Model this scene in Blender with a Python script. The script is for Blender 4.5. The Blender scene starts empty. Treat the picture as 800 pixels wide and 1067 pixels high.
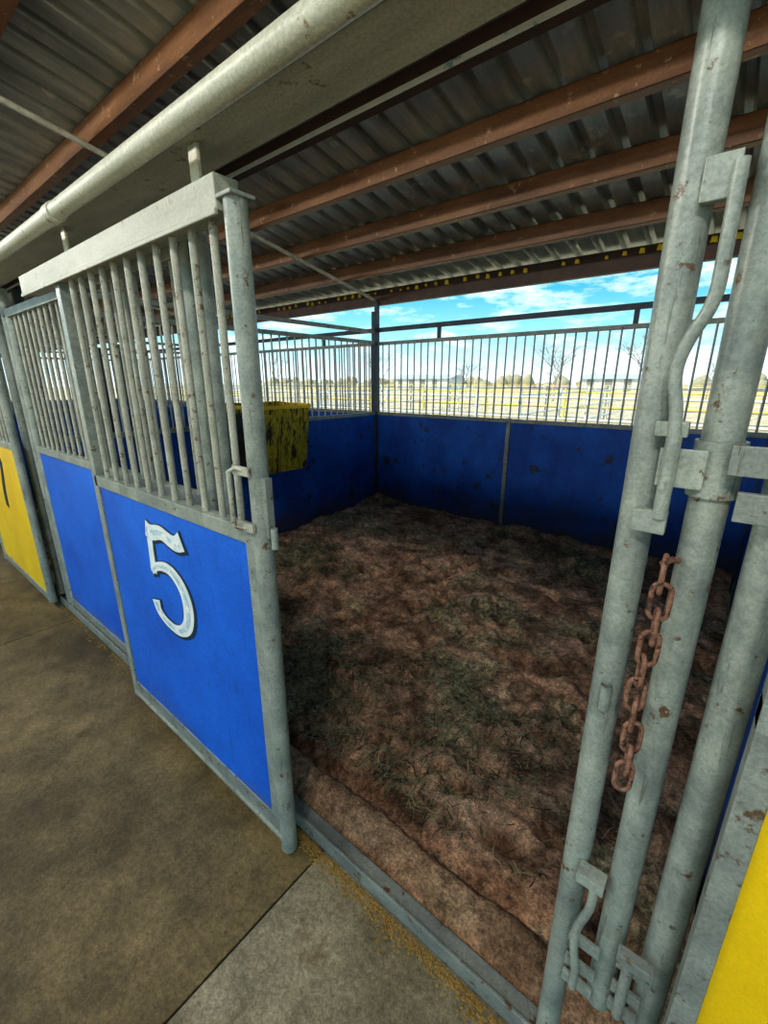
import bpy, math, random
from mathutils import Vector, Matrix, noise
random.seed(5)
scene = bpy.context.scene
try:
    scene.view_settings.view_transform = 'Standard'
    scene.view_settings.look = 'Medium High Contrast'
except Exception:
    pass

# ------------------------------------------------------------------ materials
def new_mat(name):
    m = bpy.data.materials.new(name); m.use_nodes = True
    nt = m.node_tree; b = nt.nodes['Principled BSDF']
    return m, nt, b
def N(nt, t, **kw):
    n = nt.nodes.new(t)
    for k, v in kw.items():
        setattr(n, k, v)
    return n
def noise_node(nt, scale, detail=4, rough=0.6, vec=None, stretch=None):
    tc = N(nt, 'ShaderNodeTexCoord')
    src = tc.outputs['Object']
    if stretch:
        mp = N(nt, 'ShaderNodeMapping'); mp.inputs['Scale'].default_value = stretch
        nt.links.new(src, mp.inputs['Vector']); src = mp.outputs['Vector']
    n = N(nt, 'ShaderNodeTexNoise')
    n.inputs['Scale'].default_value = scale; n.inputs['Detail'].default_value = detail
    n.inputs['Roughness'].default_value = rough
    nt.links.new(src, n.inputs['Vector'])
    return n
def ramp(nt, fac, stops):
    r = N(nt, 'ShaderNodeValToRGB')
    e = r.color_ramp.elements
    e[0].position, e[0].color = stops[0][0], (*stops[0][1], 1)
    e[1].position, e[1].color = stops[1][0], (*stops[1][1], 1)
    for p, c in stops[2:]:
        x = e.new(p); x.color = (*c, 1)
    nt.links.new(fac, r.inputs['Fac'])
    return r
def mix(nt, fac, a, b, mode='MIX'):
    m = N(nt, 'ShaderNodeMix', data_type='RGBA', blend_type=mode)
    for s, v in ((0, fac), (6, a), (7, b)):
        if hasattr(v, 'is_linked'):
            nt.links.new(v, m.inputs[s])
        else:
            m.inputs[s].default_value = v if s == 0 else (*v, 1)
    return m.outputs[2]
def bump(nt, b, h, strength=0.3, dist=0.01):
    n = N(nt, 'ShaderNodeBump'); n.inputs['Strength'].default_value = strength
    n.inputs['Distance'].default_value = dist
    nt.links.new(h, n.inputs['Height']); nt.links.new(n.outputs['Normal'], b.inputs['Normal'])
def painted(name, c1, c2, spot=None, spot_amt=0.62, rough=0.5, scale=6, metal=0.0, spot_scale=30, stretch=None, bmp=0.1, grime=None, grime_h=0.5, fine=0.0, scratch=None, spot_stretch=None, scr_amt=0.68):
    m, nt, b = new_mat(name)
    n1 = noise_node(nt, scale, 5, 0.65, stretch=stretch)
    r1 = ramp(nt, n1.outputs['Fac'], [(0.3, c1), (0.7, c2)])
    col = r1.outputs['Color']
    if fine:
        nf = noise_node(nt, 140, 3, 0.8)
        lo = 1 - fine; hi = 1 + fine
        rf = ramp(nt, nf.outputs['Fac'], [(0.35, (lo, lo, lo)), (0.65, (hi, hi, hi))])
        col = mix(nt, 1.0, col, rf.outputs['Color'], 'MULTIPLY')
    if spot:
        n2 = noise_node(nt, spot_scale, 6, 0.7, stretch=spot_stretch)
        r2 = ramp(nt, n2.outputs['Fac'], [(spot_amt, (0, 0, 0)), (spot_amt + 0.05, (1, 1, 1))])
        col = mix(nt, r2.outputs['Color'], col, spot)
    if scratch:
        n5 = noise_node(nt, 5, 4, 0.7, stretch=(14, 14, 1.2))
        r5 = ramp(nt, n5.outputs['Fac'], [(scr_amt, (0, 0, 0)), (scr_amt + 0.04, (0.6, 0.6, 0.6))])
        col = mix(nt, r5.outputs['Color'], col, scratch)
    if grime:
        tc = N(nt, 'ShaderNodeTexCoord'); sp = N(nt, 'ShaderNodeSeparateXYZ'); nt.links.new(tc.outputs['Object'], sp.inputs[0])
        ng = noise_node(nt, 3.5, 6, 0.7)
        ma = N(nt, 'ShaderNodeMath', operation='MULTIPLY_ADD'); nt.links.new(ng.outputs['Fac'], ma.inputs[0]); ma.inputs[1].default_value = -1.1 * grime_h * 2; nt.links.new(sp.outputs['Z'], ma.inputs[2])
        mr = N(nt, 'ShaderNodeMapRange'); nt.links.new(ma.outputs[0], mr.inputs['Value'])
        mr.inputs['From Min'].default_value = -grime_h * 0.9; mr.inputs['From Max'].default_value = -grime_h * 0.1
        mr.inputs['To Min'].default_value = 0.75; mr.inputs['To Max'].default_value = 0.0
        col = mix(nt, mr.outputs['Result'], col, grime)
    nt.links.new(col, b.inputs['Base Color'])
    b.inputs['Roughness'].default_value = rough; b.inputs['Metallic'].default_value = metal
    if bmp:
        n3 = noise_node(nt, 90, 3)
        bump(nt, b, n3.outputs['Fac'], bmp, 0.003)
    return m

M_pipe = painted('pipe_paint', (0.20, 0.23, 0.215), (0.41, 0.44, 0.38), spot=(0.15, 0.085, 0.045), spot_amt=0.61, rough=0.32, scale=11, spot_scale=30, fine=0.18, scratch=(0.12, 0.10, 0.07), scr_amt=0.63)
M_pipe2 = painted('grey_steel', (0.17, 0.19, 0.18), (0.32, 0.34, 0.30), spot=(0.13, 0.08, 0.045), spot_amt=0.57, rough=0.42, scale=9, spot_scale=22, fine=0.18, scratch=(0.10, 0.07, 0.05), scr_amt=0.64)
M_header = painted('header_paint', (0.42, 0.43, 0.34), (0.64, 0.64, 0.52), spot=(0.28, 0.20, 0.10), spot_amt=0.62, rough=0.42, scale=6, spot_scale=18, fine=0.18, stretch=(0.4, 2, 2), scratch=(0.85, 0.85, 0.8))
M_doortop = painted('door_top_paint', (0.30, 0.31, 0.25), (0.46, 0.46, 0.38), spot=(0.24, 0.17, 0.09), spot_amt=0.62, rough=0.45, scale=6, spot_scale=18, fine=0.15, stretch=(0.4, 2, 2), scratch=(0.7, 0.7, 0.62))
M_bar = painted('bar_paint', (0.32, 0.32, 0.26), (0.54, 0.53, 0.44), spot=(0.18, 0.10, 0.05), spot_amt=0.59, rough=0.42, scale=14, spot_scale=34, fine=0.15)
M_barback = painted('galvanised_bar', (0.30, 0.31, 0.29), (0.45, 0.45, 0.42), spot=(0.12, 0.10, 0.08), spot_amt=0.62, rough=0.45, scale=14)
M_dark = painted('dark_steel', (0.03, 0.045, 0.065), (0.07, 0.09, 0.11), rough=0.6, scale=8)
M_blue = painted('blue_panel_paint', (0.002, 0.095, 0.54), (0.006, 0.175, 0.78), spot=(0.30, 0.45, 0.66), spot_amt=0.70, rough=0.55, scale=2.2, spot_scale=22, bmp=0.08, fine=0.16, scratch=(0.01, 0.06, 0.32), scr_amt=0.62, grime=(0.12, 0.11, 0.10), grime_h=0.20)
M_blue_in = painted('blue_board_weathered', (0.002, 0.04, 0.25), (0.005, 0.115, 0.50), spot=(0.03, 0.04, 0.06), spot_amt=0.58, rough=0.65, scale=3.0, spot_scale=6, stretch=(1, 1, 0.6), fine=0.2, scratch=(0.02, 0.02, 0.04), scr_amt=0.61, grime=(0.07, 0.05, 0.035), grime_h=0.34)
M_yellow = painted('yellow_panel_paint', (0.82, 0.50, 0.003), (0.98, 0.66, 0.006), rough=0.45, scale=2.5, bmp=0.03, spot=(0.5, 0.33, 0.04), spot_amt=0.72, fine=0.06)
M_feed = painted('feeder_paint', (0.48, 0.32, 0.01), (0.80, 0.56, 0.02), spot=(0.05, 0.032, 0.012), spot_amt=0.52, rough=0.6, scale=9, spot_scale=10, spot_stretch=(2, 2, 0.5), fine=0.3, scratch=(0.05, 0.03, 0.012), scr_amt=0.52, grime=(0.045, 0.030, 0.012), grime_h=1.15)
M_feedend = painted('feeder_dark_interior', (0.012, 0.010, 0.006), (0.05, 0.04, 0.015), spot=(0.5, 0.34, 0.02), spot_amt=0.62, rough=0.7, scale=6, spot_scale=6)  # near-black colour painted in place of the dark open interior
M_black = painted('black_inside', (0.008, 0.008, 0.006), (0.03, 0.025, 0.015), rough=0.9, scale=5)
M_purlin = painted('red_oxide_purlin', (0.12, 0.052, 0.024), (0.30, 0.145, 0.068), spot=(0.42, 0.28, 0.16), spot_amt=0.61, rough=0.45, scale=6, spot_scale=14, stretch=(0.3, 2, 2), fine=0.22)
M_darkpurlin = painted('dark_channel', (0.045, 0.022, 0.015), (0.10, 0.048, 0.03), rough=0.6, scale=5)
M_rust = painted('rusty_iron', (0.16, 0.07, 0.04), (0.42, 0.23, 0.16), spot=(0.07, 0.035, 0.03), spot_amt=0.54, rough=0.8, scale=90, metal=0.15, spot_scale=60)
M_gaplight = painted('yellow_gap_light', (0.90, 0.60, 0.02), (1.0, 0.75, 0.06), rough=0.8)  # yellow colour stands in for light through the roof ribs
M_white = painted('white_number_paint', (0.70, 0.80, 0.80), (0.95, 0.97, 0.93), spot=(0.22, 0.42, 0.52), spot_amt=0.60, rough=0.5, scale=20, spot_scale=24, bmp=0)
M_inline = painted('pale_blue_inline_paint', (0.30, 0.50, 0.62), (0.70, 0.80, 0.84), spot=(0.92, 0.94, 0.90), spot_amt=0.50, rough=0.5, scale=30, spot_scale=26, bmp=0)
M_outline = painted('dark_outline_paint', (0.004, 0.02, 0.05), (0.01, 0.05, 0.09), rough=0.5, scale=20, bmp=0)
M_lampw = painted('fill_lamp_housing_paint', (0.7, 0.7, 0.68), (0.8, 0.8, 0.78), rough=0.4)  # casing of the added fill lamps
M_bark = painted('tree_bark', (0.22, 0.20, 0.19), (0.34, 0.31, 0.28), rough=0.9)
M_leaf = painted('dry_foliage', (0.30, 0.30, 0.20), (0.48, 0.40, 0.24), rough=0.9, scale=1.5)
M_shed = painted('shed_wall', (0.6, 0.6, 0.58), (0.75, 0.74, 0.7), rough=0.7)
M_shedroof = painted('shed_roof', (0.42, 0.48, 0.54), (0.52, 0.58, 0.62), rough=0.5)
M_penw = painted('pen_white', (0.6, 0.6, 0.55), (0.75, 0.75, 0.7), rough=0.5)
M_peny = painted('pen_yellow', (0.75, 0.55, 0.08), (0.85, 0.65, 0.12), rough=0.5)
M_roof = painted('galvanised_roof', (0.28, 0.31, 0.30), (0.60, 0.63, 0.58), spot=(0.66, 0.64, 0.54), spot_amt=0.6, rough=0.34, scale=2.5, metal=0.35, spot_scale=6, stretch=(3, 0.5, 1), bmp=0.05, fine=0.12)

def conc_mat(name, lo, hi):
    m, nt, b = new_mat(name)
    n1 = noise_node(nt, 0.9, 6, 0.6); n2 = noise_node(nt, 6, 8, 0.7); n3 = noise_node(nt, 60, 4, 0.7); n4 = noise_node(nt, 3.1, 4, 0.55)
    n5 = noise_node(nt, 160, 3, 0.8); n6 = noise_node(nt, 18, 5, 0.7)
    c1 = ramp(nt, n1.outputs['Fac'], [(0.35, lo), (0.65, hi)]).outputs['Color']
    c2 = ramp(nt, n2.outputs['Fac'], [(0.3, (0.45, 0.43, 0.37)), (0.7, (1.35, 1.33, 1.30))]).outputs['Color']
    c3 = ramp(nt, n3.outputs['Fac'], [(0.35, (0.68, 0.66, 0.62)), (0.65, (1.2, 1.2, 1.2))]).outputs['Color']
    c4 = ramp(nt, n4.outputs['Fac'], [(0.64, (1, 1, 1)), (0.70, (0.55, 0.48, 0.38))]).outputs['Color']
    c5 = ramp(nt, n5.outputs['Fac'], [(0.35, (0.70, 0.70, 0.70)), (0.65, (1.3, 1.3, 1.3))]).outputs['Color']
    c6 = ramp(nt, n6.outputs['Fac'], [(0.66, (1, 1, 1)), (0.70, (0.55, 0.5, 0.45))]).outputs['Color']
    col = c1
    for c in (c2, c3, c4, c5, c6): col = mix(nt, 1.0, col, c, 'MULTIPLY')
    nt.links.new(col, b.inputs['Base Color']); b.inputs['Roughness'].default_value = 0.62
    bump(nt, b, n3.outputs['Fac'], 0.3, 0.004)
    return m
M_conc = conc_mat('stained_concrete', (0.078, 0.056, 0.020), (0.23, 0.175, 0.080))
M_conc2 = conc_mat('worn_concrete', (0.18, 0.15, 0.09), (0.37, 0.33, 0.23))

def dirt_mat(name, base1, base2, hay1, hay2, hay_lo=0.5, contrast=1.0):
    m, nt, b = new_mat(name)
    a = noise_node(nt, 1.9, 6, 0.65); f = noise_node(nt, 34, 6, 0.7); g = noise_node(nt, 1.3, 6, 0.7); h = noise_node(nt, 120, 3, 0.7); k = noise_node(nt, 5, 7, 0.7)
    c1 = ramp(nt, a.outputs['Fac'], [(0.34, base1), (0.62, base2)]).outputs['Color']
    hay = ramp(nt, f.outputs['Fac'], [(0.38, hay1), (0.62, hay2)]).outputs['Color']
    msk = ramp(nt, g.outputs['Fac'], [(hay_lo - 0.02, (0, 0, 0)), (hay_lo + 0.06, (0.85, 0.85, 0.85))]).outputs['Color']
    col = mix(nt, msk, c1, hay)
    lo = 1 - 0.5 * contrast; hi = 1 + 0.35 * contrast
    fine = ramp(nt, f.outputs['Fac'], [(0.34, (lo, lo, lo)), (0.62, (hi, hi * .98, hi * .95))]).outputs['Color']
    col = mix(nt, 1.0, col, fine, 'MULTIPLY')
    sp = ramp(nt, h.outputs['Fac'], [(0.34, (0.6, 0.6, 0.6)), (0.66, (1.45, 1.42, 1.35))]).outputs['Color']
    col = mix(nt, 1.0, col, sp, 'MULTIPLY')
    lo = 1 - 0.6 * contrast
    kk = ramp(nt, k.outputs['Fac'], [(0.38, (lo, lo * .97, lo * .95)), (0.58, (1.4, 1.4, 1.4))]).outputs['Color']
    col = mix(nt, 1.0, col, kk, 'MULTIPLY')
    nt.links.new(col, b.inputs['Base Color']); b.inputs['Roughness'].default_value = 0.95
    b.inputs['Specular IOR Level'].default_value = 0.15
    bump(nt, b, f.outputs['Fac'], 0.7, 0.03)
    return m
M_dirt = dirt_mat('stall_dirt', (0.27, 0.155, 0.10), (0.66, 0.43, 0.30), (0.18, 0.17, 0.105), (0.38, 0.35, 0.23), 0.515)
M_lip = dirt_mat('footing_dirt', (0.30, 0.185, 0.115), (0.50, 0.33, 0.22), (0.20, 0.14, 0.09), (0.38, 0.27, 0.17), 0.52, 0.7)
M_ground = dirt_mat('outside_sand', (0.46, 0.38, 0.25), (0.62, 0.54, 0.38), (0.46, 0.42, 0.26), (0.56, 0.50, 0.32), 0.55, 0.6)
M_crumb = painted('dirt_crumbs', (0.24, 0.14, 0.035), (0.46, 0.29, 0.08), rough=0.95, scale=40)
M_hay1 = painted('hay_green', (0.24, 0.26, 0.13), (0.42, 0.43, 0.24), rough=0.9, scale=3)
M_hay2 = painted('hay_tan', (0.45, 0.40, 0.24), (0.66, 0.60, 0.38), rough=0.9, scale=3)
M_hay3 = painted('hay_dark', (0.035, 0.042, 0.024), (0.09, 0.095, 0.05), rough=0.9, scale=3)

# ------------------------------------------------------------------ mesh builder
class MB:
    def __init__(s):
        s.v = []; s.f = []; s.mi = []; s.sm = []; s.mats = []
    def mat(s, m):
        if m not in s.mats: s.mats.append(m)
        return s.mats.index(m)
    def face(s, idx, m, smooth=False):
        s.f.append(idx); s.mi.append(s.mat(m)); s.sm.append(smooth)
    def box(s, x0, x1, y0, y1, z0, z1, m):
        if x0 > x1: x0, x1 = x1, x0
        if y0 > y1: y0, y1 = y1, y0
        b = len(s.v)
        s.v += [(x0, y0, z0), (x1, y0, z0), (x1, y1, z0), (x0, y1, z0), (x0, y0, z1), (x1, y0, z1), (x1, y1, z1), (x0, y1, z1)]
        for q in ((3, 2, 1, 0), (4, 5, 6, 7), (0, 1, 5, 4), (1, 2, 6, 5), (2, 3, 7, 6), (3, 0, 4, 7)):
            s.face([b + i for i in q], m)
    def hexa(s, pts, m):
        b = len(s.v); s.v += [tuple(p) for p in pts]
        for q in ((3, 2, 1, 0), (4, 5, 6, 7), (0, 1, 5, 4), (1, 2, 6, 5), (2, 3, 7, 6), (3, 0, 4, 7)):
            s.face([b + i for i in q], m)
    def sweep(s, pts, r, m, n=12, closed=False, caps=True, hollow=False, radii=None):
        pts = [Vector(p) for p in pts]; k = len(pts); rings = []
        up = None
        for i, p in enumerate(pts):
            if closed: t = (pts[(i + 1) % k] - pts[i - 1])
            else: t = pts[min(i + 1, k - 1)] - pts[max(i - 1, 0)]
            t.normalize()
            if up is None:
                up = Vector((0, 0, 1)) if abs(t.z) < 0.9 else Vector((1, 0, 0))
            a = (up - t * up.dot(t))
            if a.length < 1e-4:
                a = t.orthogonal()
            a.normalize(); up = a; c = t.cross(a)
            rr = radii[i] if radii else r
            b = len(s.v)
            for j in range(n):
                th = 2 * math.pi * j / n
                s.v.append(tuple(p + (a * math.cos(th) + c * math.sin(th)) * rr))
            rings.append((b, t.copy(), a.copy(), c.copy(), rr))
        for i in range(k if closed else k - 1):
            b0 = rings[i][0]; b1 = rings[(i + 1) % k][0]
            for j in range(n):
                j2 = (j + 1) % n
                s.face([b0 + j, b0 + j2, b1 + j2, b1 + j], m, True)
        if not closed and caps:
            for e, sg in ((0, -1), (k - 1, 1)):
                b0, t, a, c, rr = rings[e]; p = pts[e]
                def ring(rad, off):
                    b = len(s.v)
                    for j in range(n):
                        th = 2 * math.pi * j / n
                        s.v.append(tuple(p + (a * math.cos(th) + c * math.sin(th)) * rad + t * off))
                    return b
                if hollow:
                    o = ring(rr, 0); i1 = ring(rr * 0.85, 0); d = ring(rr * 0.85, -sg * rr * 1.5)
                    for j in range(n):
                        j2 = (j + 1) % n
                        s.face([o + j, o + j2, i1 + j2, i1 + j], m)
                        s.face([i1 + j, i1 + j2, d + j2, d + j], M_black)
                    s.face([d + j for j in range(n)], M_black)
                else:
                    o = ring(rr, 0)
                    q = [o + j for j in range(n)]
                    s.face(q if sg > 0 else q[::-1], m)
    def tube(s, a, b, r, m, n=12, hollow=False, caps=True):
        s.sweep([a, b], r, m, n, hollow=hollow, caps=caps)
    def finish(s, name, bevel=0.0, parent=None):
        me = bpy.data.meshes.new(name); me.from_pydata(s.v, [], s.f)
        for m in s.mats: me.materials.append(m)
        me.polygons.foreach_set('material_index', s.mi)
        me.polygons.foreach_set('use_smooth', s.sm)
        me.update()
        o = bpy.data.objects.new(name, me); scene.collection.objects.link(o)
        if bevel:
            md = o.modifiers.new('bevel', 'BEVEL'); md.width = bevel; md.segments = 2; md.limit_method = 'ANGLE'; md.angle_limit = math.radians(60)
        if parent: o.parent = parent
        return o

# ------------------------------------------------------------------ dimensions
YF = 0.80; YD = 0.69; YB = 4.60; XL = -3.90; XR = 0.20
def purl_z(y): return 3.55 - 0.19 * y
def roof_z(y): return 3.70 - 0.19 * y

# ------------------------------------------------------------------ ground, floor
mb = MB()
mb.box(-160, 160, -120, 200, -0.4, -0.14, M_ground)
mb.finish('ground')
mb = MB()
xs = [-24.0, -21, -18, -15, -12, -9.0, -6.0, -3.5, -0.91, 2.1, 5.1, 8.0]
ys = [-4.2, -1.6, YF - 0.03]
for i in range(len(xs) - 1):
    for j in range(2):
        mb.box(xs[i] + 0.003, xs[i + 1] - 0.003, ys[j] + 0.004, ys[j + 1] - 0.004 + (0.004 if j else 0), -0.14, 0.0, M_conc2 if xs[i] > -1 else M_conc)
mb.box(-24, 8, -4.2, YF - 0.03, -0.139, -0.006, M_black)
mb.finish('floor', bevel=0.003)

hoof = []
rr = random.Random(11)
for i in range(210):
    hoof.append((rr.uniform(XL + 0.2, XR - 0.15), rr.uniform(1.12, YB - 0.3), rr.uniform(0.055, 0.085), rr.uniform(0.022, 0.050)))
def dzh(x, y, amp=0.06, detailed=True):
    h = noise.noise((x * 1.1, y * 1.1, 0.3)) * amp + noise.noise((x * 4, y * 4, 2)) * amp * 0.6 + noise.noise((x * 11, y * 11, 5)) * amp * 0.42
    h += 0.20 * amp * noise.noise((x * 30, y * 30, 1))
    if detailed:
        for (hx, hy, r, d) in hoof:
            dx = x - hx; dy = y - hy; q = dx * dx + dy * dy
            if q < 4 * r * r:
                t = math.sqrt(q) / r
                h += -d * max(0, 1 - t * t) if t < 1 else d * 0.4 * max(0, 1 - abs(t - 1.3) / 0.5)
        h -= 0.02 * max(0, 1 - (y - 0.98) / 0.15)
    h += 0.09 * max(0, 1 - (YB - y) / 0.6) ** 1.5
    h += 0.06 * max(0, 1 - abs(x - XL) / 0.5) ** 1.5
    return -0.05 + h
def dirt(name, x0, x1, y0, y1, step, detailed=False):
    nx = int((x1 - x0) / step) + 1; ny = int((y1 - y0) / step) + 1
    v = []; f = []
    for j in range(ny):
        for i in range(nx):
            x = x0 + (x1 - x0) * i / (nx - 1); y = y0 + (y1 - y0) * j / (ny - 1)
            v.append((x, y, max(-0.135, dzh(x, y, 0.06, detailed))))
    for j in range(ny - 1):
        for i in range(nx - 1):
            a = j * nx + i; f.append((a, a + 1, a + nx + 1, a + nx))
    me = bpy.data.meshes.new(name); me.from_pydata(v, [], f); me.materials.append(M_dirt)
    me.polygons.foreach_set('use_smooth', [True] * len(f)); me.update()
    o = bpy.data.objects.new(name, me); scene.collection.objects.link(o)
    return o
dirt('dirt_floor', XL + 0.03, XR - 0.03, 0.985, YB + 0.03, 0.016, True)
dirt('dirt_floor', XL - 4.0, XL - 0.03, 0.86, YB + 0.03, 0.06)
dirt('dirt_floor', XL - 8.0, XL - 4.06, 0.86, YB + 0.03, 0.08)
dirt('dirt_floor', XL - 18, XL - 8.06, 0.86, YB + 0.03, 0.12)
dirt('dirt_floor', XR + 0.03, XR + 4.0, 0.86, YB + 0.03, 0.06)

mb = MB(); nseg = 600
rows = [(YF + 0.03, -0.1), (YF + 0.031, 0.015), (0.85, 0.034), (0.88, 0.044), (0.91, 0.050), (0.94, 0.054), (0.965, 0.052), (0.982, 0.038), (0.992, 0.0), (1.002, -0.05), (1.012, -0.13)]
x0, x1 = XL + 0.03, XR - 0.03
for i in range(nseg + 1):
    xx = x0 + (x1 - x0) * i / nseg
    for (yy, zz) in rows:
        d = (noise.noise((xx * 5, yy * 9, 0)) * 0.014 + noise.noise((xx * 22, yy * 22, 0)) * 0.012) if zz > 0.02 else 0
        dy = (noise.noise((xx * 3, 1, 0)) * 0.022 + noise.noise((xx * 14, 2, 0)) * 0.016) if yy > 0.95 else 0
        mb.v.append((xx, yy + dy, zz + d))
R = len(rows)
for i in range(nseg):
    for j in range(R - 1):
        a = i * R + j
        mb.face([a, a + R, a + R + 1, a + 1], M_lip, True)
mb.finish('packed_dirt_ridge')

mb = MB()
mb.box(XL + 0.03, XR - 0.03, YF - 0.03, YF - 0.018, -0.05, 0.055, M_pipe2)
mb.box(XL + 0.03, XR - 0.03, YF - 0.018, YF + 0.03, -0.05, 0.040, M_pipe2)
mb.finish('threshold_curb', bevel=0.003)

# hay litter
mb = MB()
def blade(mb, x, y, z, L, w, m):
    a = random.uniform(0, 2 * math.pi); bend = random.uniform(-0.6, 0.6); tilt = random.uniform(-0.12, 0.35)
    p0 = Vector((x, y, z)); d = Vector((math.cos(a), math.sin(a), tilt * 0.6))
    d2 = Vector((math.cos(a + bend), math.sin(a + bend), -tilt * 0.5))
    p1 = p0 + d * L * 0.5; p2 = p1 + d2 * L * 0.5
    s = Vector((-math.sin(a), math.cos(a), 0)) * w
    b = len(mb.v)
    mb.v += [tuple(p0 - s), tuple(p0 + s), tuple(p1 - s), tuple(p1 + s), tuple(p2)]
    mb.face([b, b + 2, b + 3, b + 1], m); mb.face([b + 2, b + 4, b + 3], m)
cnt = 0
while cnt < 15000:
    x = random.uniform(XL + 0.18, XR - 0.22); y = random.uniform(1.12, YB - 0.2)
    d = noise.noise((x * 1.1, y * 1.1, 7.7)) + 0.6 * noise.noise((x * 3, y * 3, 3))
    cx = math.exp(-(((x + 1.9) / 1.2) ** 2 + ((y - 2.4) / 1.1) ** 2))
    if random.random() > 0.05 + 1.0 * max(0, d) + 0.75 * cx * (0.25 + d): continue
    L = random.choice((0.02, 0.03, 0.05, 0.09)) * random.uniform(0.7, 1.4)
    m = random.choices((M_hay1, M_hay2, M_hay3), (7, 2.6, 4))[0]
    blade(mb, x, y, dzh(x, y) + 0.006, L, random.uniform(0.0011, 0.0023), m); cnt += 1
mb.finish('hay_litter')

mb = MB()
for i in range(1700):
    x = random.uniform(-1.15, -0.14) if i % 4 else random.uniform(-3.8, -0.14)
    y = YF - 0.040 - abs(random.gauss(0, 0.020 + 0.03 * max(0, noise.noise((x * 6, 0, 0)))))
    s = random.uniform(0.0015, 0.0055)
    b = len(mb.v)
    mb.v += [(x - s, y - s, 0), (x + s, y - s * .7, 0), (x + s * .6, y + s, 0), (x - s * .7, y + s * .8, 0), (x + random.uniform(-.3, .3) * s, y, s * 1.1)]
    for t in ((0, 1, 4), (1, 2, 4), (2, 3, 4), (3, 0, 4)): mb.face([b + k for k in t], M_crumb)
mb.finish('dirt_crumbs')

# ------------------------------------------------------------------ roof
mb = MB()
pitch = 0.20
prof = [(0, 0), (0.075, 0), (0.095, 0.045), (0.135, 0.045), (0.155, 0), (0.2, 0)]
X0, X1 = -24.0, 8.0
ya, yb = -4.4, 4.95
px = X0; pts = []
while px < X1:
    for u, h in prof[:-1]: pts.append((px + u, h))
    px += pitch
ysteps = [ya, -2, 0, 2, yb]
for yy in ysteps:
    for (xx, h) in pts: mb.v.append((xx, yy, roof_z(yy) + h))
P = len(pts)
for j in range(len(ysteps) - 1):
    for i in range(P - 1):
        a = j * P + i; mb.face([a, a + 1, a + P + 1, a + P], M_roof)
o = mb.finish('ceiling')
md = o.modifiers.new('thick', 'SOLIDIFY'); md.thickness = 0.0015; md.offset = 1

for yy in [-4.1, -3.47, -2.84, -2.21, -1.58, -0.95, -0.32, 0.31, 0.94, 1.57, 2.22, 2.85, 3.48, 4.10]:
    mb = MB(); zb = purl_z(yy); h = 0.142; w = 0.038
    mb.box(X0, X1, yy - w, yy - w + 0.006, zb, zb + h, M_purlin)
    mb.box(X0, X1, yy - w, yy + w, zb, zb + 0.006, M_purlin)
    mb.box(X0, X1, yy - w, yy + w, zb + h - 0.006, zb + h, M_purlin)
    mb.box(X0, X1, yy + w - 0.004, yy + w, zb, zb + 0.022, M_purlin)
    mb.finish('roof_purlin', bevel=0.003)
mb = MB()
zb = purl_z(4.75)
mb.box(X0, X1, 4.68, 4.76, zb - 0.06, zb + 0.12, M_darkpurlin)
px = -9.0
while px < 3:  # small yellow blocks imitate sunlight showing through rib gaps
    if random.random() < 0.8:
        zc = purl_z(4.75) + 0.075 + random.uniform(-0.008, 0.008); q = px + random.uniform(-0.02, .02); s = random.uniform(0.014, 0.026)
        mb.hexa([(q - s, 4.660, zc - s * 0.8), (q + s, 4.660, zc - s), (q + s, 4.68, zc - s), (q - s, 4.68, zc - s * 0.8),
                 (q - s * .7, 4.660, zc + s), (q + s * .8, 4.660, zc + s * .8), (q + s * .8, 4.68, zc + s * .8), (q - s * .7, 4.68, zc + s)], M_gaplight)
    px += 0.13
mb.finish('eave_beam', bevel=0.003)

def truss(x):
    mb = MB()
    pa, pb_ = -4.2, 4.66
    top = lambda y: purl_z(y) - 0.022
    bot = lambda y: purl_z(y) - 0.20
    mb.tube((x, pa, top(pa)), (x, pb_, top(pb_)), 0.020, M_bar, 10)
    mb.tube((x, pa, bot(pa)), (x, 0.75, bot(0.75)), 0.018, M_bar, 10)
    y = pa; k = 0
    pts = []
    while y < 0.75:
        pts.append((x, y, top(y) if k % 2 == 0 else bot(y))); y += 0.28; k += 1
    for a, b in zip(pts, pts[1:]): mb.tube(a, b, 0.009, M_bar, 6)
    mb.finish('roof_truss')
for x in (-3.93, -7.93, -11.93, 4.2):
    truss(x)

# ------------------------------------------------------------------ header, track
mb = MB()
mb.box(X0, X1, 0.655, 0.80, 2.20, 2.205, M_header)
mb.box(X0, X1, 0.655, 0.662, 2.20, 2.275, M_header)
mb.box(X0, X1, 0.792, 0.80, 2.20, 2.275, M_header)
mb.box(X0, X1, 0.655, 0.80, 2.27, 2.275, M_header)
mb.finish('header_beam', bevel=0.004)
mb = MB()
mb.tube((X0, 0.60, 2.185), (X1, 0.60, 2.185), 0.026, M_header, 24)
for xx in [-11.5 + 1.6 * i for i in range(11)]:
    mb.box(xx - 0.02, xx + 0.02, 0.60, 0.652, 2.207, 2.213, M_header)
    mb.tube((xx - 0.03, 0.60, 2.185), (xx + 0.03, 0.60, 2.185), 0.030, M_header, 24)
mb.finish('track_pipe')
mb = MB()
mb.box(X0, X1, 0.815, 0.93, 2.235, 2.245, M_darkpurlin)
mb.box(X0, X1, 0.815, 0.825, 2.235, 2.40, M_darkpurlin)
mb.box(X0, X1, 0.885, 0.890, 2.226, 2.236, M_white)
mb.finish('lintel_channel')

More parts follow.
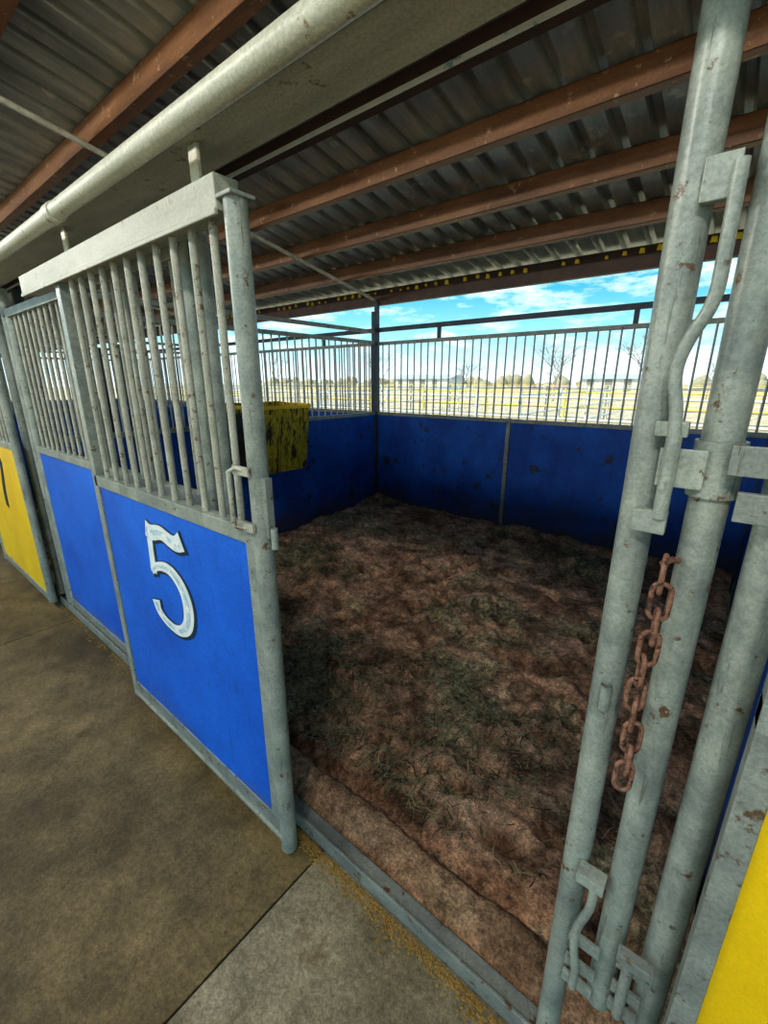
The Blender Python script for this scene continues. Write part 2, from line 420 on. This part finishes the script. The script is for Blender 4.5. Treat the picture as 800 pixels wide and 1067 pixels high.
# ------------------------------------------------------------------ stall front pieces
def front(name, x0, x1, y, mpanel, zp=1.20, ztop=2.07, split=None, zb=0.06, flat=False):
    mb = MB(); r = 0.026
    if flat:
        mb.box(x0, x0 + 0.035, y - 0.02, y + 0.02, zb, ztop, M_pipe2); mb.box(x1 - 0.03, x1, y - 0.02, y + 0.02, zb, ztop, M_pipe2)
    else:
        for xx in (x0, x1):
            mb.tube((xx, y, zb), (xx, y, ztop), r, M_pipe, 18)
    if split:
        mb.box(split - 0.02, split + 0.02, y - 0.02, y + 0.02, zb, ztop, M_pipe)
    mb.box(x0, x1, y - 0.022, y + 0.022, zp, zp + 0.045, M_pipe)
    mb.box(x0, x1, y - 0.022, y + 0.022, zb + 0.01, zb + 0.065, M_pipe2)
    mb.box(x0, x1, y - 0.022, y + 0.022, ztop - 0.045, ztop, M_pipe)
    mb.box(x0 + 0.02, x1 - 0.02, y - 0.014, y + 0.010, zb + 0.06, zp + 0.005, mpanel)
    n = max(2, int(round((x1 - x0) / 0.098)))
    for i in range(1, n):
        xx = x0 + (x1 - x0) * i / n
        mb.tube((xx, y, zp + 0.04), (xx, y, ztop - 0.04), 0.0095, M_bar, 10, caps=False)
    return mb.finish(name, bevel=0.002)

front('wall_front', -3.60, -1.45, YF, M_blue, split=-2.53)
front('wall_front', -7.60, -5.25, YF, M_blue)
front('wall_front', -11.6, -9.2, YF, M_blue)
ydoor = front('stall_door', -5.13, -3.79, YD + 0.02, M_yellow)
front('stall_door', -9.10, -7.78, YD + 0.02, M_yellow)
front('wall_front', -15.8, -12.1, YF, M_yellow)
front('stall_door', 0.088, 1.50, 0.70, M_yellow, flat=True)
front('wall_front', 1.62, 4.1, YF, M_yellow)

def ribbon(mb, pts, widths, y, m, thick=0.002, ox=0, oz=0, s=1, extra=0, scale_w=1.0):
    P = [Vector((p[0], p[1])) for p in pts]; k = len(P); L = []; Rr = []
    for i in range(k):
        t = P[min(i + 1, k - 1)] - P[max(i - 1, 0)]; t.normalize(); n = Vector((-t.y, t.x))
        w = widths[i] / 2 * scale_w + extra
        e = t * extra * (-1 if i == 0 else (1 if i == k - 1 else 0))
        L.append(P[i] + n * w + e); Rr.append(P[i] - n * w + e)
    b = len(mb.v)
    for a, c in zip(L, Rr):
        for q in (a, c):
            mb.v.append((ox + q.x * s, y, oz + q.y * s))
        for q in (a, c):
            mb.v.append((ox + q.x * s, y + thick, oz + q.y * s))
    for i in range(k - 1):
        a = b + i * 4; c = a + 4
        mb.face([a, a + 1, c + 1, c], m)
        mb.face([a, c, c + 2, a + 2], m); mb.face([a + 1, a + 3, c + 3, c + 1], m)
def smooth(pts, w, it=3):
    for _ in range(it):
        np_, nw = [pts[0]], [w[0]]
        for i in range(len(pts) - 1):
            a, c = pts[i], pts[i + 1]
            np_ += [(a[0] * .75 + c[0] * .25, a[1] * .75 + c[1] * .25), (a[0] * .25 + c[0] * .75, a[1] * .25 + c[1] * .75)]
            nw += [w[i] * .75 + w[i + 1] * .25, w[i] * .25 + w[i + 1] * .75]
        np_.append(pts[-1]); nw.append(w[-1]); pts, w = np_, nw
    return pts, w
top = smooth([(0.06, 0.93), (0.16, 0.90), (0.34, 0.955), (0.50, 0.91), (0.62, 0.90), (0.72, 0.95)], [0.16, 0.15, 0.13, 0.13, 0.14, 0.17])
stem = ([(0.12, 0.95), (0.105, 0.75), (0.09, 0.50)], [0.11, 0.095, 0.11])
bowl = smooth([(0.05, 0.51), (0.20, 0.60), (0.42, 0.63), (0.62, 0.52), (0.69, 0.33), (0.63, 0.12), (0.44, 0.00), (0.22, 0.01), (0.06, 0.08), (0.03, 0.20)],
              [0.08, 0.08, 0.11, 0.15, 0.18, 0.15, 0.10, 0.09, 0.11, 0.16])
d7t = smooth([(0.02, 0.90), (0.30, 0.93), (0.72, 0.93)], [0.12, 0.10, 0.12])
d7s = smooth([(0.70, 0.95), (0.55, 0.62), (0.38, 0.35), (0.32, 0.0)], [0.08, 0.11, 0.13, 0.15])
def digit(name, strokes, ox, oz, s, y, parent, mw=M_white, mo=M_outline, inline=True):
    mb = MB()
    for i, (pts, w) in enumerate(strokes):
        ribbon(mb, pts, w, y - 0.0015 - 0.0002 * i, mo, ox=ox + 0.007, oz=oz - 0.004, s=s, extra=0.020)
        ribbon(mb, pts, w, y - 0.004 - 0.0002 * i, mw, ox=ox, oz=oz, s=s, thick=0.0015)
        if inline and i != 1:
            k0 = 4; ribbon(mb, pts[k0:-k0], w[k0:-k0], y - 0.0052 - 0.0002 * i, M_inline, ox=ox, oz=oz, s=s, thick=0.0006, scale_w=0.34)
    return mb.finish(name, parent=parent)

# main sliding door "5"
mb = MB()
r = 0.028; dx0, dx1 = -2.235, -1.005; zt = 2.05; ce = -2.67
mb.tube((dx1, YD, 0.020), (dx1, YD, 2.055), r, M_pipe, 28, hollow=True)
mb.box(dx0 - 0.024, dx0 + 0.024, YD - 0.022, YD + 0.022, 0.05, zt, M_pipe)
mb.box(ce, dx1 - 0.025, YD - 0.035, YD + 0.03, 2.030, 2.105, M_doortop)
mb.box(ce, dx1 - 0.025, YD - 0.040, YD - 0.030, 2.020, 2.034, M_doortop)
mb.box(dx1 - 0.04, dx1 + 0.033, YD - 0.034, YD + 0.034, 2.052, 2.062, M_pipe)
mb.box(dx0, dx1, YD - 0.022, YD + 0.022, 1.195, 1.245, M_pipe)
mb.box(dx0, dx1, YD - 0.020, YD + 0.022, 0.085, 0.155, M_pipe2)
mb.box(dx0, dx1, YD - 0.028, YD + 0.0, 0.070, 0.088, M_pipe)
mb.box(dx0 + 0.02, dx1 - 0.02, YD - 0.016, YD + 0.010, 0.15, 1.20, M_blue)
nb = 12
for i in range(1, nb):
    xx = dx0 + (dx1 - dx0) * i / nb
    mb.tube((xx, YD, 1.24), (xx, YD, 2.035), 0.0105, M_bar, 12, caps=False)
mb.box(dx0 + 0.020, dx0 + 0.032, YD - 0.021, YD - 0.012, 0.15, 1.20, M_pipe2)
mb.box(dx1 - 0.062, dx1 - 0.015, YD - 0.021, YD - 0.012, 0.15, 1.20, M_pipe)
for xx in (-2.1, -1.15):
    mb.box(xx - 0.02, xx + 0.02, YD - 0.010, YD + 0.0, 2.10, 2.198, M_header)
door = mb.finish('stall_door', bevel=0.0025)
digit('number_five', (top, stem, bowl), -1.795, 0.683, 0.44, YD - 0.016, door)
digit('number_seven', (d7t, d7s), -4.58, 0.70, 0.40, YD + 0.006, ydoor, M_outline, M_outline, inline=False)
mb = MB()
hx = dx1 - 0.045
mb.box(dx1 - 0.065, dx1 + 0.01, YD - 0.040, YD - 0.030, 1.405, 1.43, M_bar)
mb.box(dx1 - 0.065, dx1 + 0.01, YD - 0.040, YD - 0.030, 1.245, 1.27, M_bar)
mb.sweep([(dx1 - 0.02, YD - 0.035, 1.42), (hx, YD - 0.04, 1.425), (hx - 0.012, YD - 0.055, 1.415), (hx - 0.012, YD - 0.055, 1.34), (hx - 0.012, YD - 0.055, 1.26), (hx, YD - 0.04, 1.25), (dx1 - 0.02, YD - 0.035, 1.255)], 0.007, M_bar, 10)
mb.box(dx1 + 0.024, dx1 + 0.044, YD - 0.012, YD + 0.012, 1.23, 1.40, M_pipe2)
mb.tube((dx1 + 0.052, YD, 1.20), (dx1 + 0.052, YD, 1.26), 0.010, M_pipe, 12)
mb.finish('door_handle', parent=door, bevel=0.0015)

# ------------------------------------------------------------------ partitions & back wall
def partition(name, x, y0, y1, mpanel, mpost, n_split=1):
    mb = MB()
    for yy in (y0, y1): mb.box(x - 0.025, x + 0.025, yy - 0.025, yy + 0.025, -0.13, 2.50, mpost)
    for k in range(1, n_split + 1):
        yy = y0 + (y1 - y0) * k / (n_split + 1)
        mb.box(x - 0.022, x + 0.022, yy - 0.022, yy + 0.022, -0.13, 2.15, mpost)
    mb.box(x - 0.012, x + 0.012, y0, y1, -0.09, 1.22, mpanel)
    mb.box(x - 0.022, x + 0.022, y0, y1, 1.215, 1.255, M_pipe2)
    mb.box(x - 0.020, x + 0.020, y0, y1, 2.11, 2.15, M_pipe2)
    mb.box(x - 0.020, x + 0.020, y0, y1, 2.24, 2.28, M_pipe2)
    n = int((y1 - y0) / 0.10)
    for i in range(1, n):
        yy = y0 + (y1 - y0) * i / n
        mb.tube((x, yy, 1.25), (x, yy, 2.12), 0.009, M_barback, 8, caps=False)
    return mb.finish(name)
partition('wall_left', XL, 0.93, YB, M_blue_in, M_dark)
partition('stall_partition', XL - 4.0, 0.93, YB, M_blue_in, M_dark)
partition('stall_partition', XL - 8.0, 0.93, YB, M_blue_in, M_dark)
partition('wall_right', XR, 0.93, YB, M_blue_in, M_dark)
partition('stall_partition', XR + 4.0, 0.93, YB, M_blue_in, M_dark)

mb = MB()
posts = [-11.9, -9.9, -7.9, -5.9, -3.9, -2.0, 0.20, 2.1, 4.20]
for i, xx in enumerate(posts):
    mb.box(xx - 0.022, xx + 0.022, YB + 0.03, YB + 0.08, -0.13, 1.26 if i % 2 else 2.62, M_pipe2 if i % 2 else M_dark)
for a, c in zip(posts, posts[1:]):
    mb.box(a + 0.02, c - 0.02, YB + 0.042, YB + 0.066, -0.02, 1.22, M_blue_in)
    mb.box(a, c, YB + 0.033, YB + 0.077, 1.215, 1.255, M_pipe2)
    mb.box(a + 0.02, c - 0.02, YB + 0.030, YB + 0.075, -0.04, 0.02, M_pipe2)
    mb.box(a, c, YB + 0.035, YB + 0.075, 2.10, 2.14, M_pipe2)
    mb.box(a, c, YB + 0.035, YB + 0.075, 2.26, 2.31, M_dark)
    n = int(round((c - a) / 0.10))
    for i in range(0, n):
        xx = a + (c - a) * i / n
        mb.tube((xx, YB + 0.055, 1.25), (xx, YB + 0.055, 2.11), 0.009, M_barback, 8, caps=False)
    mb.box((a + c) / 2 - 0.02, (a + c) / 2 + 0.02, YB + 0.04, YB + 0.07, 2.13, 2.27, M_dark)
mb.finish('wall_back')

# ------------------------------------------------------------------ yellow feeder
mb = MB()
fx0, fx1 = XL + 0.025, XL + 0.50; fy0, fy1 = 2.28, 3.00; z0, z1 = 0.78, 1.42; t = 0.02
fxm = fx1 - 0.09
prof_e = [(fx0, z0 + 0.02), (fxm - 0.02, z0), (fxm, z0 + 0.04), (fx1, z1), (fx0, z1 + 0.03)]
def endplate(y, tt, pr, m):
    b = len(mb.v)
    for yy in (y, y + tt):
        for (a, c) in pr: mb.v.append((a, yy, c))
    k = len(pr)
    mb.face([b + i for i in range(k)], m); mb.face([b + k + i for i in range(k)][::-1], m)
    for i in range(k):
        j = (i + 1) % k; mb.face([b + i, b + k + i, b + k + j, b + j], m)
endplate(fy0, t, prof_e, M_feed); endplate(fy1 - t, t, prof_e, M_feed)
cxm = sum(p[0] for p in prof_e) / 5; czm = sum(p[1] for p in prof_e) / 5
endplate(fy0 - 0.004, 0.004, [(cxm + (p[0] - cxm) * 0.82, czm + (p[1] - czm) * 0.82) for p in prof_e], M_feedend)
mb.hexa([(fxm - 0.02, fy0 + t, z0), (fxm, fy0 + t, z0 + 0.02), (fxm, fy1 - t, z0 + 0.02), (fxm - 0.02, fy1 - t, z0),
         (fx1 - 0.02, fy0 + t, z1), (fx1, fy0 + t, z1), (fx1, fy1 - t, z1), (fx1 - 0.02, fy1 - t, z1)], M_feed)
mb.box(fx0, fx0 + t, fy0 + t, fy1 - t, z0 + 0.02, z1 + 0.03, M_feed)
mb.box(fx0, fxm, fy0 + t, fy1 - t, z0 + 0.00, z0 + 0.02, M_feed)
mb.box(fx0 + t, fx1 - 0.05, fy0 + t, fy1 - t, z1 - 0.2, z1 - 0.18, M_black)
mb.box(fx1 - 0.014, fx1 + 0.016, fy0 - 0.006, fy1 + 0.006, z1 - 0.02, z1 + 0.012, M_yellow)
mb.box(fx0, fx1, fy0 - 0.008, fy0 + 0.018, z1 - 0.010, z1 + 0.022, M_yellow)
mb.box(fx0, fx1, fy1 - 0.018, fy1 + 0.008, z1 - 0.010, z1 + 0.022, M_yellow)
mb.finish('feed_trough', bevel=0.004)

# ------------------------------------------------------------------ post cluster on the right
pz = 0.78
def cat(pts, it=2):
    for _ in range(it):
        n = [Vector(pts[0])]
        for a, c in zip(pts, pts[1:]):
            a = Vector(a); c = Vector(c); n += [a * .75 + c * .25, a * .25 + c * .75]
        n.append(Vector(pts[-1])); pts = n
    return pts
p1x, p2x, p3x = -0.106, -0.018, 0.064
cl = bpy.data.objects.new('gate_post_assembly', None); scene.collection.objects.link(cl)
mb = MB()
mb.tube((p1x, pz, 0.06), (p1x, pz, 2.195), 0.0255, M_pipe, 32, hollow=True)
mb.tube((p1x + 0.004, pz - 0.028, 1.085), (p1x + 0.004, pz - 0.028, 1.135), 0.010, M_pipe, 16, hollow=True)
mb.box(p1x + 0.012, p1x + 0.050, pz - 0.036, pz - 0.020, 1.865, 1.915, M_pipe)
mb.finish('latch_post', bevel=0.0015, parent=cl)
mb = MB(); mb.tube((p2x, pz, 0.335), (p2x, pz, 2.195), 0.0255, M_pipe, 32, hollow=True)
mb.finish('hinge_post', parent=cl)
mb = MB(); mb.tube((p3x, pz, 0.057), (p3x, pz, 2.195), 0.027, M_pipe, 32, hollow=True)
mb.finish('frame_post', parent=cl)

def clamp(name, z, up=True):
    mb = MB()
    mb.tube((p2x, pz, z - 0.040), (p2x, pz, z + 0.040), 0.0315, M_pipe, 32, hollow=True)
    mb.box(p1x + 0.020, p2x - 0.01, pz - 0.036, pz - 0.030, z - 0.028, z + 0.028, M_pipe)
    mb.box(p2x + 0.014, p3x + 0.005, pz - 0.052, pz - 0.044, z - 0.000, z + 0.040, M_pipe2)
    mb.box(p2x + 0.014, p2x + 0.024, pz - 0.050, pz - 0.015, z - 0.000, z + 0.040, M_pipe2)
    mb.box(p2x + 0.030, p3x + 0.02, pz - 0.058, pz - 0.046, z - 0.060, z - 0.020, M_pipe2)
    if up:
        mb.tube((p1x + 0.035, pz - 0.042, z - 0.075), (p1x + 0.035, pz - 0.042, z + 0.05), 0.010, M_pipe, 14, hollow=True)
        mb.box(p1x + 0.010, p1x + 0.050, pz - 0.046, pz - 0.028, z + 0.045, z + 0.066, M_pipe)
        mb.box(p1x + 0.0, p1x + 0.045, pz - 0.046, pz - 0.028, z - 0.100, z - 0.065, M_pipe)
    return mb.finish(name, bevel=0.0025, parent=cl)
clamp('hinge_clamp_upper', 1.53)
mb = MB()
for zz in (0.50, 0.425, 0.37):
    mb.box(p1x + 0.015, p2x - 0.012, pz - 0.034, pz - 0.024, zz - 0.012, zz + 0.016, M_pipe)
    mb.box(p2x + 0.018, p3x - 0.012, pz - 0.038, pz - 0.028, zz - 0.014 + 0.03, zz + 0.014 + 0.03, M_pipe2)
mb.tube((p2x + 0.038, pz - 0.045, 0.40), (p2x + 0.038, pz - 0.045, 0.58), 0.010, M_pipe2, 14, hollow=True)
mb.box(p2x + 0.016, p3x - 0.004, pz - 0.062, pz - 0.040, 0.565, 0.59, M_pipe2)
mb.finish('hinge_knuckles', bevel=0.002, parent=cl)

mb = MB(); yr = pz - 0.045
mb.sweep(cat([(p1x + 0.050, yr, 1.90), (p1x + 0.051, yr, 1.80), (p1x + 0.051, yr, 1.745), (p1x + 0.030, yr, 1.705), (p1x + 0.020, yr, 1.66), (p1x + 0.035, yr, 1.60), (p1x + 0.035, yr, 1.50)], 3), 0.0085, M_pipe, 16)
mb.finish('drop_rod', parent=cl)
mb = MB()
mb.sweep(cat([(p1x + 0.045, yr, 0.70), (p1x + 0.046, yr, 0.66), (p1x + 0.044, yr, 0.62), (p1x + 0.028, yr, 0.56), (p1x + 0.028, yr, 0.50), (p1x + 0.040, yr, 0.44), (p1x + 0.040, yr, 0.38)], 3), 0.0085, M_pipe, 16)
mb.box(p1x + 0.012, p1x + 0.062, yr - 0.008, yr + 0.026, 0.685, 0.71, M_pipe)
mb.finish('foot_bolt', bevel=0.0015, parent=cl)

mb = MB()
def link(c, rot):
    pts = []; hl, hw = 0.017, 0.0130
    for i in range(20):
        th = 2 * math.pi * i / 20
        x = math.cos(th) * hw; z = math.sin(th) * hw + (hl if math.sin(th) > 1e-6 else (-hl if math.sin(th) < -1e-6 else 0))
        pts.append(c + Matrix.Rotation(rot, 3, 'Z') @ Vector((x, 0, z)))
    mb.sweep(pts, 0.0041, M_rust, 8, closed=True)
cz = 1.37; k = 0
while cz > 0.975:
    link(Vector((-0.052 + 0.004 * math.sin(k), pz - 0.05 + 0.003 * math.cos(k * 2), cz)), (0.35 if k % 2 else 1.75) + random.uniform(-.25, .25)); cz -= 0.043; k += 1
mb.sweep([(p2x - 0.02, pz - 0.022, 1.388), (-0.046, pz - 0.040, 1.394), (-0.055, pz - 0.052, 1.388)], 0.005, M_rust, 8)
mb.finish('rusty_chain', parent=cl)

for xx in (-3.68, -3.90, -7.68, -7.90, -11.7, -11.93):
    mb = MB(); mb.tube((xx, YF, 0.06), (xx, YF, 2.195), 0.029, M_pipe, 18)
    mb.finish('gate_post')
mb = MB(); mb.tube((-1.38, YF + 0.01, 0.06), (-1.38, YF + 0.01, 2.195), 0.026, M_pipe, 18); mb.finish('gate_post')

# ------------------------------------------------------------------ added lamps under the roof, invented to fill the interior
def fill_light(x, y, power, drop=0.30):
    z = purl_z(y) - drop
    e = bpy.data.objects.new('added_fill_lamp', None); scene.collection.objects.link(e); e.location = (x, y, z)
    mb = MB()
    mb.box(-0.62, 0.62, -0.025, 0.025, 0.10, 0.14, M_lampw)
    for s in (-0.6, 0.6): mb.box(s - 0.015, s + 0.015, -0.02, 0.02, 0.05, 0.11, M_lampw)
    mb.tube((-0.5, 0, 0.13), (-0.5, 0, drop - 0.0), 0.004, M_dark, 6); mb.tube((0.5, 0, 0.13), (0.5, 0, drop - 0.0), 0.004, M_dark, 6)
    mb.finish('fill_lamp_housing', parent=e)
    for s in (-0.3, 0.3):
        L = bpy.data.lights.new('fill_bulb', 'POINT'); L.shadow_soft_size = 0.09; L.energy = power / 2; L.color = (1, 0.97, 0.90)
        lo = bpy.data.objects.new('fill_bulb', L); scene.collection.objects.link(lo); lo.parent = e; lo.location = (s, 0, -0.03)
for x in (-10.5, -6.5, -3.2, 0.3):
    fill_light(x, -1.25, 125)

# ------------------------------------------------------------------ outside
def pen(y, x0, x1, m, rails=4, h=1.5, post=2.4):
    mb = MB(); z = -0.14
    x = x0
    while x <= x1:
        mb.tube((x, y, z), (x, y, z + h + 0.1), 0.035, m, 8); x += post
    for i in range(rails):
        zz = z + 0.35 + (h - 0.35) * i / (rails - 1)
        mb.tube((x0, y, zz), (x1, y, zz), 0.022, m, 8)
    mb.finish('pipe_fence')
def penx(x, y0, y1, m):
    mb = MB(); y = y0
    while y <= y1: mb.tube((x, y, -0.14), (x, y, 1.5), 0.035, m, 8); y += 2.4
    for i in range(4):
        mb.tube((x, y0, 0.25 + 0.38 * i), (x, y1, 0.25 + 0.38 * i), 0.022, m, 8)
    mb.finish('pipe_fence')
pen(8.5, -26, 14, M_penw); pen(13, -40, 20, M_peny); pen(19.5, -50, 26, M_pipe2); pen(27, -60, 34, M_penw, rails=5); pen(38, -80, 50, M_peny)
for x in (-22, -15, -9, -3.5, 3, 9): penx(x, 8.6, 19, M_penw)

def tree(name, x, y, h):
    mb = MB()
    def br(p, d, L, r, dep):
        q = p + d * L
        mb.sweep([p, q], r, M_bark, 5, caps=False, radii=[r, r * 0.6])
        if dep == 0: return
        for k in range(3):
            nd = (d + Vector((random.uniform(-.8, .8), random.uniform(-.8, .8), random.uniform(-.1, .35)))).normalized()
            br(q, nd, L * random.uniform(.6, .85), r * 0.56, dep - 1)
    br(Vector((x, y, -0.14)), Vector((0.03, 0, 1)), h * 0.26, h * 0.014, 5)
    mb.finish(name)
for x, y, h in ((-14, 42, 7), (-27, 48, 5.5), (-9, 55, 8.5), (-38, 46, 7), (-20, 62, 7), (-3, 50, 5), (-52, 40, 7), (2, 60, 7), (-33, 60, 6), (-17, 50, 5.5)):
    tree('bare_tree', x, y, h)
mb = MB()
for i in range(170):
    x = -150 + i * 1.5 + random.uniform(-1, 1); y = 110 + random.uniform(-6, 6); hh = random.uniform(1.0, 3.6)
    b = len(mb.v); n = 7
    for lv, (zz, rr_) in enumerate(((-0.14, 1.2), (hh * 0.4, 1.7), (hh * 0.8, 1.2), (hh, 0.35))):
        for j in range(n):
            th = 2 * math.pi * j / n; q = rr_ * random.uniform(.7, 1.25)
            mb.v.append((x + q * math.cos(th), y + q * math.sin(th), zz + random.uniform(-.15, .15)))
    for lv in range(3):
        for j in range(n):
            a = b + lv * n + j; c = b + lv * n + (j + 1) % n; mb.face([a, c, c + n, a + n], M_leaf, True)
    mb.face([b + 3 * n + j for j in range(n)], M_leaf)
mb.finish('shrub_row')
def shed(x, y, w, d, h):
    mb = MB(); mb.box(x, x + w, y, y + d, -0.14, h, M_shed)
    b = len(mb.v)
    mb.v += [(x - .4, y - .4, h), (x + w + .4, y - .4, h), (x + w + .4, y + d + .4, h), (x - .4, y + d + .4, h), (x - .4, y + d / 2, h + 0.8), (x + w + .4, y + d / 2, h + 0.8)]
    for q in ((0, 1, 5, 4), (2, 3, 4, 5), (1, 2, 5), (3, 0, 4), (3, 2, 1, 0)): mb.face([b + k for k in q], M_shedroof)
    for k in range(int(w // 3)):
        mb.box(x + 1 + k * 3, x + 2.2 + k * 3, y - 0.03, y, 0.0, 2.0, M_pipe2)
    mb.finish('distant_shed')
shed(-62, 80, 14, 6, 2.2); shed(-24, 86, 12, 6, 2.1)

# ------------------------------------------------------------------ world
w = bpy.data.worlds.new('World'); scene.world = w; w.use_nodes = True
nt = w.node_tree; bg = nt.nodes['Background']
tc = N(nt, 'ShaderNodeTexCoord'); sep = N(nt, 'ShaderNodeSeparateXYZ'); nt.links.new(tc.outputs['Generated'], sep.inputs[0])
sky = ramp(nt, sep.outputs['Z'], [(0.0, (0.66, 0.82, 0.86)), (0.08, (0.28, 0.60, 0.72)), (0.18, (0.05, 0.34, 0.50)), (0.7, (0.04, 0.25, 0.52))]).outputs['Color']
mp = N(nt, 'ShaderNodeMapping'); mp.inputs['Scale'].default_value = (3.2, 3.2, 12); nt.links.new(tc.outputs['Generated'], mp.inputs['Vector'])
cn = N(nt, 'ShaderNodeTexNoise'); cn.inputs['Scale'].default_value = 2.0; cn.inputs['Detail'].default_value = 9; cn.inputs['Roughness'].default_value = 0.68
nt.links.new(mp.outputs['Vector'], cn.inputs['Vector'])
cm = ramp(nt, cn.outputs['Fac'], [(0.47, (0, 0, 0)), (0.66, (0.85, 0.85, 0.85))]).outputs['Color']
col = mix(nt, cm, sky, (0.80, 0.86, 0.86))
nt.links.new(col, bg.inputs['Color']); bg.inputs['Strength'].default_value = 1.6

S = bpy.data.lights.new('sun', 'SUN'); S.energy = 4.5; S.angle = 0.01; S.color = (1, 0.93, 0.8)
so = bpy.data.objects.new('sun', S); scene.collection.objects.link(so)
d = Vector((0.25, 0.65, -1.0)); so.rotation_euler = d.to_track_quat('-Z', 'Y').to_euler()

# ------------------------------------------------------------------ camera
cam = bpy.data.cameras.new('camera'); co = bpy.data.objects.new('camera', cam); scene.collection.objects.link(co)
co.location = (0, 0, 1.65); co.rotation_euler = (math.radians(73.25), 0, math.radians(39.1))
cam.sensor_fit = 'VERTICAL'; cam.sensor_height = 36; cam.lens = 452 / 1067 * 36
cam.clip_start = 0.02; cam.clip_end = 500
scene.camera = co
